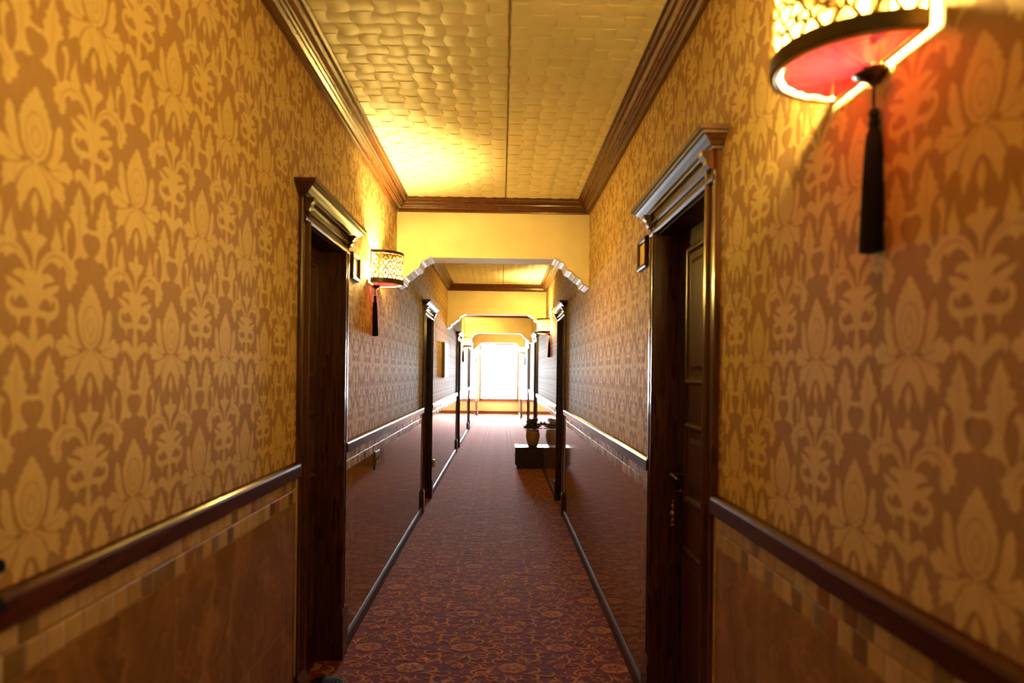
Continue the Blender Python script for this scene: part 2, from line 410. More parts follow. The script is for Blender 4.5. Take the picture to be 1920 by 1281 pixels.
# ---------------------------------------------------------------- walls
def side_spans(side):
    ds = sorted((a, b) for sd, a, b in DOORS.values() if sd == side)
    cur = Y0; spans = []
    for a, b in ds: spans.append((cur, a + CW * 0.5)); cur = b - CW * 0.5
    spans.append((cur, YEND)); return spans, ds
def make_wall(side, name, label):
    mb = MB(); spans, ds = side_spans(side); T = -0.16
    for a, b in spans:
        wbox(mb, side, T, FT, a, b, 0, Z_BAND0, 'marble')
        wbox(mb, side, T, FT, a, b, Z_BAND0, Z_BAND1, 'mosaic')
        wbox(mb, side, T, 0, a, b, Z_BAND1, CEIL + .02, 'paper_ground')
    for a, b in ds:
        wbox(mb, side, T, 0, a + CW * .5, b - CW * .5, OPEN_Z + CW * .5, CEIL + .02, 'paper_ground')
        # pale strip beside the door, painting the marble's lit edge
        wbox(mb, side, 0, FT + .004, a - .010, a + .002, 0.0, Z_BAND1, 'edge')
    # wallpaper pattern, interrupted by doors and crossing walls
    cuts = [(Y0, ARCH[0])] + [(ARCH[i] + ARCH_T, ARCH[i + 1] if i < 3 else YEND) for i in range(4)]
    for a, b in cuts:
        a2 = max(a, 0.2)
        segs = []
        cur = a2
        for d0, d1 in ds:
            if d1 < a2 or d0 > b: continue
            segs.append((cur, d0, Z_RAIL1, Z_CROWN)); segs.append((d0, d1, 2.31, Z_CROWN)); cur = d1
        segs.append((cur, b, Z_RAIL1, Z_CROWN))
        for sg in segs: lay_damask(mb, side, *sg)
    for a, at in zip(ARCH, [ARCH_T] * 4): lay_damask(mb, side, a, a + at, Z_RAIL1, 2.2)
    return structure(mb.build(name, weld=False, recalc=False), label)
make_wall('L', 'wall_left', 'gold damask wallpaper above brown marble on the left of the corridor')
make_wall('R', 'wall_right', 'gold damask wallpaper above brown marble on the right of the corridor')

mb = MB(); mb.box(-WL - .2, WR + .2, Y0 - .15, Y0, 0, CEIL + .02, 'plaster')
structure(mb.build('wall_back'), 'plain cream wall closing the corridor behind the viewer')

# floor with woven motif
def carpet_motif():
    """full-blown roses among thin scrolls: (gold shapes, dark petal lines drawn on the roses)"""
    A, D = [], []
    def rose(cx, cy, R, n, ph):
        pts = []
        for k in range(n * 6):
            a = 2 * PI * k / (n * 6); r = R * (.86 + .16 * abs(math.sin(a * n / 2 + ph)))
            pts.append((cx + r * 1.15 * math.cos(a), cy + r * .92 * math.sin(a)))
        A.append(tuple(pts))
        for k in range(n):
            a = 2 * PI * k / n + ph
            D.extend(strip([(cx + R * .25 * math.cos(a), cy + R * .22 * math.sin(a)), (cx + R * .6 * math.cos(a + .25), cy + R * .5 * math.sin(a + .25)), (cx + R * .9 * math.cos(a + .1), cy + R * .72 * math.sin(a + .1))], [.0015, .0035, .0010], n=5))
        D.extend(ring(cx, cy, R * .42, R * .33, .0025, 16))
    rose(0, 0, .066, 7, .2); rose(.245, .02, .030, 5, .6); rose(-.10, .20, .026, 5, .1)
    for k in range(5):
        a = 2 * PI * k / 5 + .5
        def R(P): return [(x * math.cos(a) - y * math.sin(a), x * math.sin(a) + y * math.cos(a)) for x, y in P]
        A += strip(R([(.085, -.012), (.110, .018), (.150, .026), (.172, .0), (.158, -.024), (.140, -.012)]), [.002, .0065, .008, .0075, .006, .003], n=14)
        A += strip(R([(.092, .02), (.112, .045), (.14, .062)]), [.002, .010, .001], n=8, lobes=2)
        A += strip(R([(.155, .03), (.186, .045), (.205, .08), (.19, .105), (.172, .095)]), [.003, .006, .007, .006, .003], n=11)
        A += strip(R([(.088, -.035), (.112, -.060), (.108, -.09), (.088, -.092), (.084, -.078)]), [.002, .006, .007, .006, .003], n=10)
        A += strip(R([(.18, -.02), (.205, -.035), (.23, -.03)]), [.001, .008, .001], n=8, lobes=2)
    for x, y in ((.02, .17), (.13, .22), (-.17, .15), (.22, .13), (-.22, -.12), (.05, -.19), (-.12, -.2), (.2, -.16), (-.22, .03)):
        A += strip([(x - .026, y - .008), (x, y + .007), (x + .026, y - .003)], [.001, .009, .001], n=8, lobes=2)
        A += strip([(x, y - .016), (x + .020, y - .030), (x + .036, y - .018), (x + .026, y - .006)], [.002, .005, .005, .002], n=8)
    return A, D
mb = MB()
mb.box(-WL - .2, WR + .2, Y0 - .1, YEND + .1, -.08, 0, 'carpet')
CM = carpet_motif(); CM = (union(CM[0], 3e-4), CM[1]); P = 0.53
for half in (0, 1):
    for i in range(-3, 4):
        for j in range(2, 52):
            cx, cy = .08 + i * P + half * P / 2, 3.54 - 2.12 + (j - 2) * P + half * P / 2
            if cy > YEND - .3 or cx < -WL - .45 or cx > WR + .4: continue
            fl = -1 if half else 1
            for qs, zo, mt in ((CM[0], .0005 + half * .0001, 'carpet_gold'), (CM[1], .0009, 'carpet')):
                if mt == 'carpet' and cy > 12: continue
                for q in qs:
                    p = clip([(cx + x * fl, cy + y) for x, y in q], -WL - .14, WR + .14, 1.0, YEND)
                    if p: mb.face([(x, y, zo) for x, y in p], mt)
structure(mb.build('floor', weld=False, recalc=False), 'dark red carpet with gold roses and scrolls')

# ceiling: pressed basket-weave panels with a joint down the middle
mb = MB()
mb.box(-WL - .2, WR + .2, Y0 - .1, YEND + .1, CEIL + .012, CEIL + .1, 'ceiling')
CP = 0.0885; SEAM = 0.018
bays = []
cur = Y0
for a in ARCH: bays.append((cur, a)); cur = a + ARCH_T
bays.append((cur, YEND))
AMP = .0055
def weave_cell(mb, i, j, a, b, n):
    """one woven square: the strip on top is full in its middle and dives under its neighbours at both ends"""
    rows = []
    for q in range(n + 1):
        fy = q / n; row = []
        for p in range(n + 1):
            fx = p / n
            t = fx if (i + j) % 2 else fy; o = fy if (i + j) % 2 else fx
            h = AMP * (math.sin(PI * t) ** .8) + .0012 * math.sin(PI * o)
            x = SEAM + (i + fx) * CP; y = 2.644 + (j + fy) * CP
            x += .011 * math.sin(PI * (j + fy)) * (1 if i >= 0 else -1) * min(1, abs(i + fx))
            y += .004 * math.sin(PI * (i + fx))
            row.append((min(max(x, -WL), WR), min(max(y, a), b), CEIL - h))
        rows.append(row)
    mb.grid(rows, 'ceiling')
    rim = rows[0] + [r[-1] for r in rows[1:]] + rows[-1][-2::-1] + [r[0] for r in rows[-2:0:-1]]
    mb.grid([rim + rim[:1], [(x, y, CEIL + .004) for x, y, z in rim + rim[:1]]], 'ceiling')
for bi, (a, b) in enumerate(bays):
    a2 = max(a, 0.8); n = (6, 5, 3, 3, 3)[bi]
    for i in range(math.floor((-WL - SEAM) / CP), math.ceil((WR - SEAM) / CP)):
        for j in range(math.floor((a2 - 2.644) / CP), math.ceil((b - 2.644) / CP)): weave_cell(mb, i, j, a2, b, n)
    mb.box(SEAM - .0022, SEAM + .0022, a2, b, CEIL - .0085, CEIL + .001, 'seam')
    if a2 > a: mb.box(-WL, WR, a, a2, CEIL - .002, CEIL + .001, 'ceiling')
structure(mb.build('ceiling', smooth=40, weld=False, recalc=False), 'cream pressed basket weave ceiling')

# crossing walls with stepped arch brackets
ARC = [(0, 2.222), (.03, 2.240), (.034, 2.243), (.046, 2.246), (.052, 2.252), (.057, 2.268), (.064, 2.284), (.075, 2.295), (.088, 2.300), (.104, 2.305),
       (.107, 2.318), (.118, 2.322), (.122, 2.330), (.136, 2.334), (.140, 2.346), (.150, 2.352), (.163, 2.357), (.176, 2.362), (.184, 2.374), (.190, 2.390),
       (.196, 2.408), (.204, 2.418), (.216, 2.424), (.236, 2.428), (.240, 2.438), (.258, 2.442), (.262, 2.449), (.284, 2.454)]
def make_arch(Y, name, label):
    mb = MB(); T = ARCH_T
    prof = [(-WL + d, z) for d, z in ARC] + [(WR - d, z) for d, z in reversed(ARC)]
    top = CEIL + .01
    for y in (Y, Y + T):
        # strips from the profile up to the ceiling
        for (x0, z0), (x1, z1) in zip(prof, prof[1:]):
            mb.face([(x0, y, z0), (x1, y, z1), (x1, y, top), (x0, y, top)], 'plaster')
    e = .006     # the moulded white edge stands a little proud of both faces
    for (x0, z0), (x1, z1) in zip(prof, prof[1:]):
        if z0 == z1 and x1 - x0 > .5:      # the flat middle is plain plaster
            mb.face([(x0, Y, z0), (x1, Y, z1), (x1, Y + T, z1), (x0, Y + T, z0)], 'plaster'); continue
        mb.face([(x0, Y - e, z0), (x1, Y - e, z1), (x1, Y + T + e, z1), (x0, Y + T + e, z0)], 'white_trim')
        for y, yy in ((Y, Y - e), (Y + T, Y + T + e)):
            mb.face([(x0, yy, z0), (x1, yy, z1), (x1, yy, z1 + .012), (x0, yy, z0 + .012)], 'white_trim')
            mb.face([(x0, yy, z0 + .012), (x1, yy, z1 + .012), (x1, y, z1 + .014), (x0, y, z0 + .014)], 'white_trim')
    return structure(mb.build(name, recalc=False), label)
for i, (Y, w) in enumerate(zip(ARCH, ('first', 'second', 'third', 'fourth'))):
    make_arch(Y, 'wall_arch' if i == 0 else 'wall_arch.%03d' % i, 'cream crossing wall, ' + w + ' arch along the corridor, with stepped white bracket edges')

# crown moulding round each bay
CRP = [(0, 2.92), (.105, 2.92), (.105, 2.908), (.094, 2.904), (.091, 2.893), (.086, 2.889), (.074, 2.884), (.066, 2.872), (.064, 2.862), (.057, 2.859),
       (.054, 2.850), (.046, 2.847), (.043, 2.838), (.030, 2.833), (.022, 2.826), (.020, 2.815), (0, 2.815)]
tn = 1
for k, (a, b) in enumerate(bays):
    mb = MB()
    cs = [lambda p: (-WL + p[0], a + p[0], p[1]), lambda p: (WR - p[0], a + p[0], p[1]), lambda p: (WR - p[0], b - p[0], p[1]), lambda p: (-WL + p[0], b - p[0], p[1])]
    rows = [[c(p) for p in CRP] for c in cs]
    mb.grid(rows, 'crown', closed_u=True, closed_v=True)
    o = structure(mb.build('trim_%d' % tn), 'stepped reddish wood crown moulding round bay %s' % ('one', 'two', 'three', 'four', 'five')[k]); tn += 1

# chair rails and skirting
RAIL = [(0, 1.088), (.022, 1.088), (.026, 1.093), (.026, 1.134), (.023, 1.141), (.016, 1.146), (.006, 1.150), (0, 1.150)]
BASE = [(0, 0), (.022, 0), (.022, .062), (.019, .068), (.012, .078), (FT, .082), (0, .082)]
for side, nm in (('L', 'left'), ('R', 'right')):
    mb, mb2 = MB(), MB()
    ds = sorted((a, b) for sd, a, b in DOORS.values() if sd == side); cur = Y0
    for a, b in ds + [(YEND, YEND)]:
        wprism(mb, side, RAIL, cur, a, 'rail_wood'); wprism(mb2, side, BASE, cur, a, 'wood_y'); cur = b
    structure(mb.build('trim_%d' % tn), 'dark wood chair rail along the %s wall' % nm); tn += 1
    structure(mb2.build('baseboard_' + nm), 'dark skirting along the %s wall' % nm)

# ---------------------------------------------------------------- doors
CASE = [(0, 0), (0, .014), (.004, .020), (.018, .022), (.026, .017), (.034, .015), (.066, .015), (.074, .019), (.080, .026), (.092, .028), (.100, .022), (.100, 0)]
def make_door(n, side, s0, s1):
    root = structure(empty('door_%d' % n, W(side, 0, (s0 + s1) / 2, 0)))
    place = {1: 'first door on the left', 2: 'first door on the right', 3: 'second door on the left', 4: 'second door on the right', 5: 'third door on the left',
             6: 'third door on the right', 7: 'fourth door on the left', 8: 'fourth door on the right', 9: 'last door on the left', 10: 'last door on the right'}[n]
    root['label'] = 'dark wood panelled door with moulded cornice, ' + place
    org = Vector(root.location)
    def L(u, s, z): return tuple(Vector(W(side, u, s, z)) - org)
    def bx(mb, u0, u1, a, b, z0, z1, mat):
        p, q = L(u0, a, z0), L(u1, b, z1); mb.box(min(p[0], q[0]), max(p[0], q[0]), p[1], q[1], z0, z1, mat)
    o0, o1 = s0 + CW, s1 - CW
    # upright casings, each its own part
    for base, sg in ((s0, 1), (s1, -1)):
        mb = MB()
        mb.prism(CASE, [lambda p, z=z, base=base, sg=sg: L(p[1], base + sg * p[0], z) for z in (0.24, OPEN_Z + CW)], 'wood_v')
        mb.build('casing', root)
        mb = MB()   # plinth block with a splayed top
        w0, w1 = (base - .016 * sg, base + (CW + .006) * sg)
        a, b = min(w0, w1), max(w0, w1)
        bx(mb, 0, .034, a, b, 0, .215, 'wood_v')
        pr = [(0, .215), (.034, .215), (.034, .225), (.026, .245), (.022, .26), (0, .26)]
        mb.prism(pr, [lambda p, s=a + .004: L(p[0], s, p[1]), lambda p, s=b - .004: L(p[0], s, p[1])], 'wood_v')
        mb.build('plinth', root)
    mb = MB()   # head casing
    HP = [(u, OPEN_Z + CW - x) for x, u in CASE]
    mb.prism(HP, [lambda p, s=s0 + .02: L(p[0] + .001, s, p[1]), lambda p, s=s1 - .02: L(p[0] + .001, s, p[1])], 'wood_y')
    BE = [(0, 2.205), (.024, 2.205), (.031, 2.210), (.031, 2.218), (.024, 2.223), (0, 2.223)]
    mb.prism(BE, [lambda p, s=s0 + .03: L(p[0], s, p[1]), lambda p, s=s1 - .03: L(p[0], s, p[1])], 'wood_y')
    mb.build('head_casing', root)
    CO = [(0, 2.255), (.034, 2.255), (.036, 2.262), (.046, 2.266), (.052, 2.274), (.062, 2.280), (.070, 2.288), (.078, 2.290), (.080, 2.297), (.089, 2.299), (.090, 2.315), (0, 2.315)]
    sA, sB = s0 + .022, s1 + .03
    mb = MB()
    mb.prism(CO, [lambda p: L(0, sA - p[0], p[1]), lambda p: L(p[0], sA - p[0], p[1]), lambda p: L(p[0], sB + p[0], p[1]), lambda p: L(0, sB + p[0], p[1])], 'wood_y')
    mb.build('cornice', root)
    for s in (s0 + .035, s1 - .035):
        mb = MB()
        CB = [(.020, 2.256), (.062, 2.256), (.060, 2.240), (.048, 2.228), (.046, 2.212), (.036, 2.200), (.020, 2.196)]
        mb.prism(CB, [lambda p, t=s - .02: L(p[0], t, p[1]), lambda p, t=s + .02: L(p[0], t, p[1])], 'wood_v')
        mb.build('corbel', root)
    D = .105
    mb = MB()   # jamb lining
    bx(mb, -D - .05, .004, o0 - .03, o0 + .004, 0, OPEN_Z + .004, 'wood_v')
    bx(mb, -D - .05, .004, o1 - .004, o1 + .03, 0, OPEN_Z + .004, 'wood_v')
    bx(mb, -D - .05, .004, o0 - .03, o1 + .03, OPEN_Z - .004, OPEN_Z + .03, 'wood_y')
    mb.build('jamb', root)
    mb = MB(); bx(mb, -D - .045, -D, o0 - .002, o1 + .002, -.002, OPEN_Z - .004, 'leaf_wood')
    leaf = mb.build('door_leaf', root)
    a, b = o0 + .105, o1 - .105
    for z0, z1 in ((.175, .797), (.985, 1.328), (1.490, 2.080)):
        mb = MB()
        MP = [(0, 0), (.004, .010), (.012, .014), (.022, .012), (.028, .006), (.034, .002), (.034, 0)]     # (inward, out)
        rect = [(a, z0, 1, 1), (b, z0, -1, 1), (b, z1, -1, -1), (a, z1, 1, -1)]
        rows = [[L(-D + o_, s + i * ds, z + i * dz) for i, o_ in MP] for s, z, ds, dz in rect]
        mb.grid(rows, 'leaf_wood', closed_u=True, closed_v=True)
        bx(mb, -D - .01, -D + .0025, a + .03, b - .03, z0 + .03, z1 - .03, 'leaf_wood')
        if b - a > .2: # raised field
            f = [(a + .06, z0 + .06), (b - .06, z0 + .06), (b - .06, z1 - .06), (a + .06, z1 - .06)]
            g = [(a + .08, z0 + .08), (b - .08, z0 + .08), (b - .08, z1 - .08), (a + .08, z1 - .08)]
            mb.grid([[L(-D + .0025, s, z) for s, z in f], [L(-D + .008, s, z) for s, z in g]], 'leaf_wood', closed_v=True)
            mb.face([L(-D + .008, s, z) for s, z in g], 'leaf_wood')
        mb.build('door_panel', leaf)
    # lever handle on the latch stile
    hs, sg = (o1 - .060, -1) if side == 'R' else (o0 + .060, 1)
    mb = MB()
    bx(mb, -D, -D + .006, hs - .021, hs + .021, .985, 1.165, 'dark_bronze')
    mb.tube([L(-D, hs, 1.095), L(-D + .052, hs, 1.095)], .010, 'dark_bronze')
    mb.tube([L(-D + .050, hs, 1.095), L(-D + .058, hs + sg * .03, 1.099), L(-D + .054, hs + sg * .075, 1.095), L(-D + .052, hs + sg * .115, 1.088)], [.011, .010, .009, .008], 'dark_bronze', 10)
    mb.lathe([(.001, 0), (.013, .001), (.014, .006), (.006, .010), (.001, .011)], 'brass', 14, L(-D + .006, hs, 1.025), Matrix.Rotation(PI / 2 * (1 if side == 'L' else -1), 3, 'Y'))
    bx(mb, -D + .006, -D + .009, hs - .015, hs + .015, 1.150, 1.160, 'brass')
    h = mb.build('door_handle', root, smooth=40)
    if n == 2:
        mb = MB()   # key in the lock with a turned bead fob
        mb.tube([L(-D + .016, hs, 1.022), L(-D + .042, hs, 1.022)], .003, 'brass')
        z = 1.012
        mb.tube([L(-D + .036, hs, 1.022), L(-D + .040, hs + .003, .985)], .0015, 'dark_bronze', 5)
        prof = [(.001, .985)]
        for r, hgt in ((.008, .018), (.011, .018), (.009, .010), (.016, .034), (.010, .012), (.013, .012), (.012, .014)):
            zt = prof[-1][1]
            prof += [(r * .6, zt - hgt * .12), (r, zt - hgt * .35), (r, zt - hgt * .65), (r * .6, zt - hgt * .9), (.004, zt - hgt)]
        mb.lathe(prof, 'bronze_bead', 14, L(-D + .042, hs + .003, 0))
        k = mb.build('key_fob', h, smooth=60); k['label'] = 'key with turned bronze bead fob hanging from the lock'
    return root
for n, (sd, a, b) in DOORS.items(): make_door(n, sd, a, b)

# ---------------------------------------------------------------- window wall
mb = MB()
ZS, ZT, XM = 0.50, 2.66, -0.066
mb.box(-WL - .2, WR + .2, YEND, YEND + .14, 0, ZS - .03, 'plaster')
mb.box(-WL - .2, WR + .2, YEND, YEND + .14, ZT, CEIL + .02, 'plaster')
mb.box(-WL - .2, -WL + .05, YEND, YEND + .14, ZS - .03, ZT, 'plaster')
mb.box(WR - .03, WR + .2, YEND, YEND + .14, ZS - .03, ZT, 'plaster')
structure(mb.build('wall_end'), 'wall under and over the bright end window')
mb = MB(); mb.box(-WL + .02, WR - .02, YEND - .02, YEND, 0, .085, 'red_base')
structure(mb.build('baseboard_end'), 'red brown skirting under the bright end window')
win = structure(empty('window_1', (XM, YEND + .06, ZS)), 'tall two-pane window blown out by daylight at the corridor end')
def wl(mb, x0, x1, y0, y1, z0, z1, mat): mb.box(x0 - XM, x1 - XM, y0 - .06, y1 - .06, z0 - ZS, z1 - ZS, mat)
mb = MB(); X0, X1 = -WL + .05, WR - .03
wl(mb, X0, X0 + .06, .03, .10, ZS, ZT, 'frame'); wl(mb, X1 - .06, X1, .03, .10, ZS, ZT, 'frame')
wl(mb, X0, X1, .03, .10, ZS, ZS + .06, 'frame'); wl(mb, X0, X1, .03, .10, ZT - .06, ZT, 'frame')
mb.build('window_frame', win)
mb = MB(); wl(mb, XM - .022, XM + .022, .035, .095, ZS + .06, ZT - .06, 'frame'); mb.build('mullion', win)
mb = MB(); wl(mb, X0 - .02, X1 + .02, -.07, .05, ZS - .035, ZS, 'red_base'); mb.build('sill', win)
for x0, x1 in ((X0 + .06, XM - .022), (XM + .022, X1 - .06)):
    mb = MB(); wl(mb, x0, x1, .062, .068, ZS + .06, ZT - .06, 'pane'); mb.build('pane', win)

# ---------------------------------------------------------------- wall lamps
LAMP_E = 215.0
LAMP_COL = (1.0, 0.73, 0.22)
DEP = 1.13                            # the drum is a little deeper than a half circle
R_L, ZB, ZTP = 0.160, 2.108, 2.308     # drum radius, bottom, top
def make_lamp(label, side, s):
    """local frame: +Y out of the wall, X along it, Z up; origin on the wall at drum mid-height"""
    zc = (ZB + ZTP) / 2; H = (ZTP - ZB) / 2; G = .012    # gap between the wall and the open back of the drum
    root = empty('wall_lamp', W(side, 0, s, zc), -PI / 2 if side == 'L' else PI / 2)
    tag(root, label, 'lamp', 'half-drum wall lamps with black tassels')
    def arc(r, n=40, a0=0, a1=PI): return [(r * math.cos(a0 + (a1 - a0) * k / n), G + DEP * r * math.sin(a0 + (a1 - a0) * k / n)) for k in range(n + 1)]
    # lining
    mb = MB(); a = arc(R_L - .003)
    mb.grid([[(x, y, -H + .006) for x, y in a], [(x, y, 0) for x, y in a], [(x, y, H - .006) for x, y in a]], 'lining')
    mb.build('lining', root, smooth=180)
    # pierced metal sheet: leaf scrolls wrapped round the drum
    mb = MB()
    q = []
    for k in range(9):
        cx = (k + .5) / 9 * PI * R_L; w = PI * R_L / 9
        for row, zz in enumerate((-.060, -.018, .024, .064)):
            ox = cx + (w / 2 if row % 2 else 0)
            for sg in (1, -1):
                f = lambda P: [(ox + sg * x, zz + y) for x, y in P]
                q += strip(f([(0, -.024), (.010, -.012), (.018, .002), (.012, .014), (.004, .008)]), [.0021, .0033, .0036, .0031, .0019], n=8)
                q += strip(f([(.018, .0), (.027, .010), (.025, .022)]), [.0018, .0036, .0008], n=5)
                q += strip(f([(.010, -.012), (.022, -.020), (.028, -.014)]), [.0018, .0033, .0008], n=5)
            q += strip([(ox, zz + .008), (ox, zz + .017), (ox, zz + .028)], [.0016, .0044, .0008], n=4)
    for f in union(q):
        g = clip(f, .002, PI * R_L - .002, -H + .012, H - .010)
        if not g: continue
        for rr in (R_L, R_L + .0022):
            mb.face([(rr * math.cos(x / R_L), G + DEP * rr * math.sin(x / R_L), y) for x, y in g], 'brass')
    mb.build('pierced_shade', root, weld=False, recalc=False)
    # rims
    for z0, z1, nm in ((-H - .004, -H + .024, 'lower_rim'), (H - .016, H + .003, 'upper_rim')):
        mb = MB(); rows = []
        for r, z in ((R_L - .002, z0), (R_L + .005, z0), (R_L + .005, z1), (R_L - .002, z1)):
            rows.append([(x, y, z) for x, y in arc(r)])
        mb.grid(rows, 'dark_bronze', closed_u=True)
        mb.build(nm, root, smooth=40)
    mb = MB()   # bright bead inside the lower rim, and the two straight back bars
    mb.tube([(x, y, -H - .004) for x, y in arc(R_L - .006)], .0045, 'gilt', 8)
    for sg in (1, -1):
        mb.tube([(sg * R_L, G, -H - .004), (sg * .034, G, -H - .004)], .0050, 'gilt', 8)
        mb.tube([(sg * R_L, G, -H - .004), (sg * R_L, G, H)], .0045, 'brass', 8)
    mb.tube([(-R_L, G, H), (R_L, G, H)], .004, 'brass', 8)
    mb.build('wire_frame', root, smooth=60)
    mb = MB(); mb.box(-.03, .03, 0, .008, -.045, .045, 'dark_bronze'); mb.build('wall_plate', root, bevel=.003)
    mb = MB(); mb.tube([(0, .006, -.02), (0, G + .006, -.02)], .006, 'dark_bronze'); mb.build('bracket', root)
    for sg in (1, -1):
        mb = MB(); mb.tube([(sg * R_L, G, -.01), (sg * R_L, 0, -.01)], .004, 'dark_bronze'); mb.build('bracket', root)
    # gathered pink silk underneath
    mb = MB(); rows = []
    for i in range(7):
        t = i / 6; row = []
        for k in range(97):
            an = PI * k / 96; r = .030 + (R_L - .016 - .030) * t
            pl = .0055 * math.sin(k * 2 * PI / 7 + 1.2 * math.sin(k * .37)) * (1 - .75 * t)
            row.append((r * math.cos(an), G + DEP * r * math.sin(an), -H + .002 - .010 * (1 - t) + pl))
        rows.append(row)
    mb.grid(rows, 'pink'); d = mb.build('silk_bottom', root, smooth=180); d['label'] = 'gathered pink silk closing the drum underneath'
    mb = MB()   # dark rosette the silk is gathered into
    mb.lathe([(.001, .010), (.022, .008), (.034, 0), (.032, -.008), (.020, -.014), (.010, -.020), (.004, -.026), (.001, -.027)], 'dark_bronze', 20, (0, G + .004, -H - .008))
    mb.build('rosette', root, smooth=60)
    mb = MB()
    mb.tube([(0, G, -H - .03), (.001, G, -H - .06), (0, G, 2.034 - zc)], .0028, 'black_silk', 6)
    for z in (2.022, 2.004): mb.lathe([(.001, .010), (.008, .008), (.0105, 0), (.008, -.008), (.001, -.010)], 'black_silk', 12, (0, G, z - zc))
    n = 30; rows = []
    for z, r in ((1.996, .006), (1.984, .0115), (1.945, .015), (1.89, .0175), (1.83, .0195), (1.764, .022)):
        rows.append([((r + (.0014 if k % 2 else -.0006)) * math.cos(2 * PI * k / n), G + (r + (.0014 if k % 2 else -.0006)) * math.sin(2 * PI * k / n), z - zc) for k in range(n)])
    mb.grid(rows, 'black_silk', closed_v=True); mb.face(rows[-1], 'black_silk')
    mb.build('tassel', root, smooth=50)
    # candle holder
    mb = MB(); mb.tube([(0, .012, .0), (0, G + .012, -.004), (0, G + .038, -.016)], .010, 'cream_plastic', 12)
    mb.build('lamp_holder', root)
    ld = bpy.data.lights.new('bulb', 'POINT'); ld.energy = LAMP_E; ld.color = LAMP_COL; ld.shadow_soft_size = .040
    lo = bpy.data.objects.new('bulb', ld); COL.objects.link(lo); lo.parent = root; lo.location = (0, G + .078, -.022)
    return root
def dup(root, label, side, s):
    r = root.copy(); COL.objects.link(r); r.location = W(side, 0, s, (ZB + ZTP) / 2); r.rotation_euler = (0, 0, -PI / 2 if side == 'L' else PI / 2)
    r['label'] = label
    for ch in list(root.children):
        c = ch.copy(); COL.objects.link(c); c.parent = r
    return r
lamp = make_lamp('large lit half-drum lamp whose pink underside shows, on damask before the first right door', 'R', 1.260)
dup(lamp, 'lit pierced half-drum lamp between the first left door and the first arch', 'L', 4.53)
dup(lamp, 'lit pierced half-drum lamp on the right wall before the second arch', 'R', 9.75)
dup(lamp, 'lit half-drum lamp on the left wall between the third left door and the third arch', 'L', 15.15)
dup(lamp, 'small distant half-drum lamp on the right wall before the fourth arch', 'R', 19.6)
dup(lamp, 'pale half-drum lamp just past the fourth arch, left of the bright window', 'L', 22.75)

# ---------------------------------------------------------------- small wall things
def sign(label, side, s0, s1, z0, z1):
    sm, zm = (s0 + s1) / 2, (z0 + z1) / 2
    root = empty('door_sign', W(side, 0, sm, zm)); tag(root, label, 'sign', 'framed signs beside the doors')
    org = Vector(root.location)
    L = lambda u, s, z: tuple(Vector(W(side, u, s, z)) - org)
    mb = MB(); MP = [(0, 0), (0, .014), (.006, .020), (.016, .018), (.026, .010), (.028, 0)]
    rect = [(s0, z0, 1, 1), (s1, z0, -1, 1), (s1, z1, -1, -1), (s0, z1, 1, -1)]
    mb.grid([[L(o_, s + i * a, z + i * b) for i, o_ in MP] for s, z, a, b in rect], 'wood_y', closed_u=True, closed_v=True)
    mb.build('frame', root)
    mb = MB(); p, q = L(0, s0 + .02, z0 + .02), L(.008, s1 - .02, z1 - .02)
    mb.box(min(p[0], q[0]), max(p[0], q[0]), p[1], q[1], p[2], q[2], 'gold_plate'); mb.build('plate', root)
M['gold_plate'] = m_plain('gold_plate', (0.72, 0.45, 0.13), 0.35, 0.35, vary=0.06)
sign('framed gold sign on damask between the first left door and the lit lamp', 'L', 3.83, 4.02, 2.05, 2.20)
sign('dark framed gold sign on damask just past the first right door', 'R', 3.255, 3.45, 2.05, 2.20)

root = empty('electrical_cabinet', W('L', 0, 10.06, 1.71)); tag(root, 'flat grey metal wall cabinet with its front lit white, before the second arch', 'cabinet')
mb = MB(); mb.box(0, .045, -.29, .29, -.255, .255, 'panel_shaded'); mb.build('body', root, bevel=.004)
mb = MB(); mb.box(.045, .052, -.28, .28, -.245, .245, 'panel_grey'); mb.build('cabinet_door', root, bevel=.003)
mb = MB(); mb.lathe([(.001, .008), (.010, .007), (.011, 0)], 'plastic_black', 12, (.052, .22, .0), Matrix.Rotation(PI / 2, 3, 'Y')); mb.build('lock', root)

root = empty('wall_socket', W('L', FT, 4.68, .93)); tag(root, 'brown metal socket plate on polished marble below the first left sign', 'socket')
mb = MB(); mb.box(0, .008, -.085, .085, -.06, .06, 'brown_plate'); mb.build('plate', root, bevel=.003)
for y in (-.04, .04):
    mb = MB(); mb.lathe([(.021, .0), (.022, .004), (.018, .004), (.017, .001), (.001, .001)], 'brass', 20, (.008, y, 0), Matrix.Rotation(PI / 2, 3, 'Y')); mb.build('socket_ring', root, smooth=40)
root = empty('wall_socket', W('L', FT, 8.50, .40)); tag(root, 'small cream socket box low on marble just past the second left door', 'socket')
mb = MB(); mb.box(0, .032, -.045, .045, -.045, .045, 'cream_plastic'); mb.build('body', root, bevel=.004)
mb = MB(); mb.lathe([(.022, .0), (.023, .003), (.018, .003), (.017, -.004), (.001, -.004)], 'cream_plastic', 20, (.032, 0, 0), Matrix.Rotation(PI / 2, 3, 'Y')); mb.build('socket_ring', root, smooth=40)

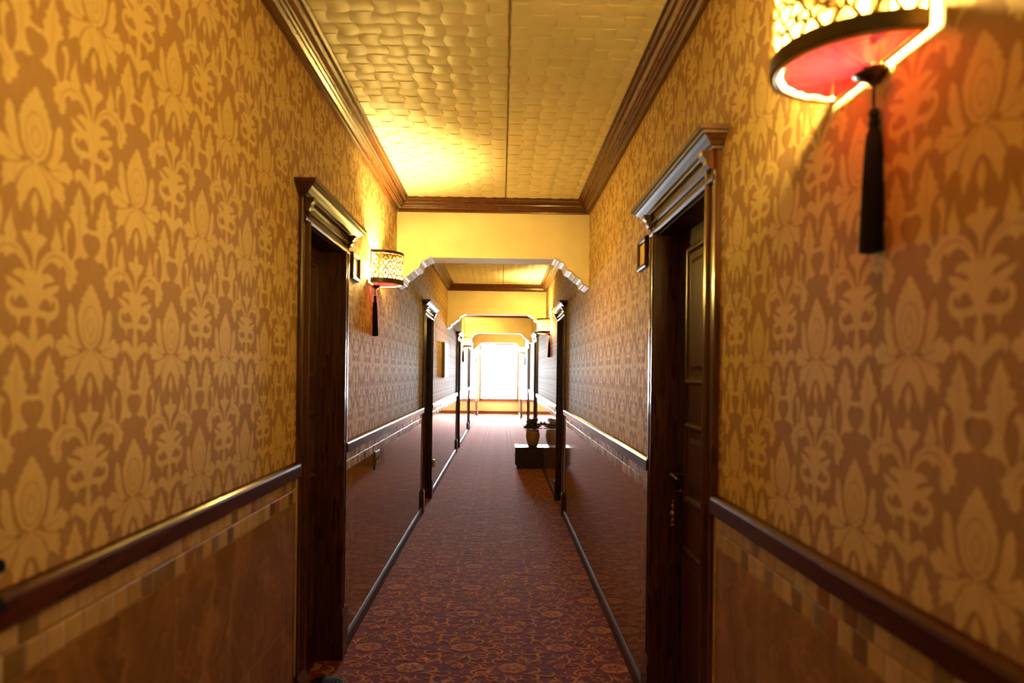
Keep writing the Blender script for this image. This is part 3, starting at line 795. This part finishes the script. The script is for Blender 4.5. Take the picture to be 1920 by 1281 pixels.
# low cabinet with a potted plant
bx0, bx1, by0, by1, bh = .252, WR - FT - .004, 10.93, 11.38, .345
root = empty('low_cabinet', ((bx0 + bx1) / 2, (by0 + by1) / 2, 0)); tag(root, 'low dark wood cabinet standing on carpet against the right wall, under the pot', 'cabinet')
hx, hy = (bx1 - bx0) / 2, (by1 - by0) / 2
mb = MB(); mb.box(-hx + .008, hx, -hy + .006, hy - .006, .05, bh - .022, 'black_wood'); mb.build('body', root)
mb = MB(); mb.box(-hx + .02, hx - .004, -hy + .02, hy - .02, 0, .05, 'black_wood'); mb.build('plinth', root)
mb = MB(); mb.box(-hx - .006, hx, -hy - .006, hy + .006, bh - .022, bh, 'black_wood'); mb.build('top', root, bevel=.004)
mb = MB(); mb.box(-hx - .004, -hx + .008, -hy + .02, hy - .02, .065, bh - .03, 'black_wood'); d = mb.build('cabinet_door', root)
mb = MB(); mb.lathe([(.001, .022), (.011, .018), (.012, .010), (.005, .006), (.005, 0)], 'brass', 12, (-hx - .004, -.12, .22), Matrix.Rotation(-PI / 2, 3, 'Y')); mb.build('knob', d, smooth=50)

pr = (.532, 11.08)
root = empty('potted_plant', (*pr, bh)); tag(root, 'ochre clay pot of dark leafy plant standing on the low cabinet', 'plant')
mb = MB()
mb.lathe([(.001, 0), (.066, 0), (.072, .006), (.088, .05), (.104, .11), (.112, .165), (.112, .20), (.106, .235), (.100, .250), (.104, .256), (.104, .266), (.098, .270), (.092, .262), (.092, .24), (.001, .238)], 'pot', 40)
mb.build('pot', root, smooth=50)
mb = MB(); mb.lathe([(.001, .244), (.091, .242)], 'soil', 20); mb.build('soil', root)
mb = MB(); rnd = random.Random(5)
def leaf_blade(mb, base, d, ln, w):
    d = d.normalized(); sidev = d.cross(Vector((0, 0, 1)));
    sidev = (sidev.normalized() if sidev.length > .01 else Vector((1, 0, 0)))
    up = sidev.cross(d)
    rows = []
    for t, k in ((0, .12), (.25, .8), (.55, 1), (.8, .62), (1, .04)):
        p = base + d * ln * t - Vector((0, 0, 1)) * ln * .28 * t * t
        rows.append([tuple(p - sidev * w * k + up * w * .25), tuple(p), tuple(p + sidev * w * k + up * w * .25)])
    mb.grid(rows, 'leaf')
for cl, (cx, cy, cz, R, n) in enumerate(((-.04, 0, .32, .10, 90), (.04, .01, .32, .085, 60), (.0, -.02, .36, .095, 80), (.135, .0, .335, .055, 45), (-.10, .0, .29, .05, 30), (.03, .0, .40, .06, 40), (-.05, .0, .39, .05, 34), (-.06, -.02, .285, .07, 60), (.06, -.02, .285, .07, 60), (0, -.06, .29, .06, 50))):
    c = Vector((cx, cy, cz))
    for k in range(n):
        d = Vector((rnd.gauss(0, 1), rnd.gauss(0, 1), abs(rnd.gauss(.35, .8)))).normalized()
        leaf_blade(mb, c + d * R * rnd.uniform(.2, .75), (d + Vector((rnd.uniform(-.4, .4), rnd.uniform(-.4, .4), .2))), rnd.uniform(.04, .07), rnd.uniform(.012, .019))
mb.build('foliage', root, weld=False, recalc=False)
mb = MB()
for x, y, z in ((-.03, 0, .31), (.05, .01, .30), (0, -.02, .35), (.11, 0, .33), (-.09, 0, .27), (.03, 0, .38)):
    mb.tube([(x * .3, y * .3, .235), (x * .7, y, .27), (x, y, z)], .006, 'leaf', 6)
mb.build('stem', root)

# black soft bag at the left door's foot, cut off by the photo's edge
root = empty('black_bag', (-.815, 3.235, 0)); tag(root, 'small black bag on carpet at the foot of the first left door', 'bag')
mb = MB(); rows = []
for z, kx, ky in ((.001, .86, .9), (.012, .98, 1), (.030, 1, 1), (.046, .9, .92), (.054, .66, .7), (.056, .2, .2)):
    rows.append([(.078 * kx * math.copysign(abs(math.cos(a)) ** .5, math.cos(a)), .105 * ky * math.copysign(abs(math.sin(a)) ** .5, math.sin(a)), z) for a in [2 * PI * k / 32 for k in range(32)]])
mb.grid(rows, 'plastic_black', closed_v=True); mb.face(rows[0], 'plastic_black'); mb.face(rows[-1], 'plastic_black'); mb.build('body', root, smooth=60)
mb = MB(); mb.tube([(.05, -.06, .05), (.062, -.04, .06), (.062, .0, .06), (.05, .02, .05)], .005, 'plastic_black', 8); mb.build('strap', root, smooth=60)

# black iron hooks at the chair rail, just inside the frame
root = empty('wall_hook', W('L', .0, 1.02, 1.15)); tag(root, 'black iron double hook fixed over the chair rail at the left wall', 'hook')
mb = MB(); mb.box(.030, .040, -.045, .03, -.05, .10, 'plastic_black'); mb.box(0, .035, -.03, .03, .04, .08, 'plastic_black'); mb.build('plate', root, bevel=.004)
for z in (.062, .0):
    mb = MB(); mb.tube([(.036, 0, z), (.050, .02, z - .004), (.054, .05, z - .002), (.050, .082, z)], [.009, .010, .012, .014], 'plastic_black', 10); mb.build('hook', root, smooth=60)

# ---------------------------------------------------------------- daylight through the window
w = bpy.data.worlds.new('daylight'); S.world = w; w.use_nodes = True
nt = w.node_tree; nt.nodes.clear()
bg = nt.nodes.new('ShaderNodeBackground'); bg.inputs[0].default_value = (0.86, 0.92, 1.0, 1); bg.inputs[1].default_value = 410.0
ow = nt.nodes.new('ShaderNodeOutputWorld'); nt.links.new(bg.outputs[0], ow.inputs[0])
ld = bpy.data.lights.new('window_portal', 'AREA'); ld.shape = 'RECTANGLE'; ld.size = WL + WR - .1; ld.size_y = ZT - ZS
ld.cycles.is_portal = True
lo = bpy.data.objects.new('window_portal', ld); COL.objects.link(lo)
lo.location = ((WR - WL) / 2, YEND + .16, (ZT + ZS) / 2); lo.rotation_euler = (-PI / 2, 0, 0)

# ---------------------------------------------------------------- camera
cam = bpy.data.cameras.new('camera'); co = bpy.data.objects.new('camera', cam); COL.objects.link(co)
cam.sensor_fit = 'HORIZONTAL'; cam.sensor_width = 36; cam.lens = 24.0; cam.clip_start = .02; cam.clip_end = 200
yaw, roll = 0.0164, -0.0127
cy_, sy_ = math.cos(yaw), math.sin(yaw)
F = Vector((sy_, cy_, 0)); R0 = Vector((cy_, -sy_, 0)); U0 = Vector((0, 0, 1))
R = R0 * math.cos(roll) - U0 * math.sin(roll); U = R0 * math.sin(roll) + U0 * math.cos(roll)
co.matrix_world = Matrix(((R.x, U.x, -F.x, 0), (R.y, U.y, -F.y, 0), (R.z, U.z, -F.z, EYE), (0, 0, 0, 1)))
cam.shift_y = (700 - 640.5) / 1920
cam.dof.use_dof = True; cam.dof.focus_distance = 6.5; cam.dof.aperture_fstop = 2.2
S.camera = co

# ---------------------------------------------------------------- colour and renderer manners
vs = S.view_settings
vs.view_transform = 'Standard'; vs.look = 'None'; vs.gamma = 1.0; vs.use_curve_mapping = False; vs.exposure = 0.0
S.cycles.use_denoising = True
S.cycles.max_bounces = 10; S.cycles.diffuse_bounces = 5; S.cycles.glossy_bounces = 5; S.cycles.transparent_max_bounces = 12
S.cycles.sample_clamp_indirect = 12.0
S.cycles.caustics_reflective = False; S.cycles.caustics_refractive = False
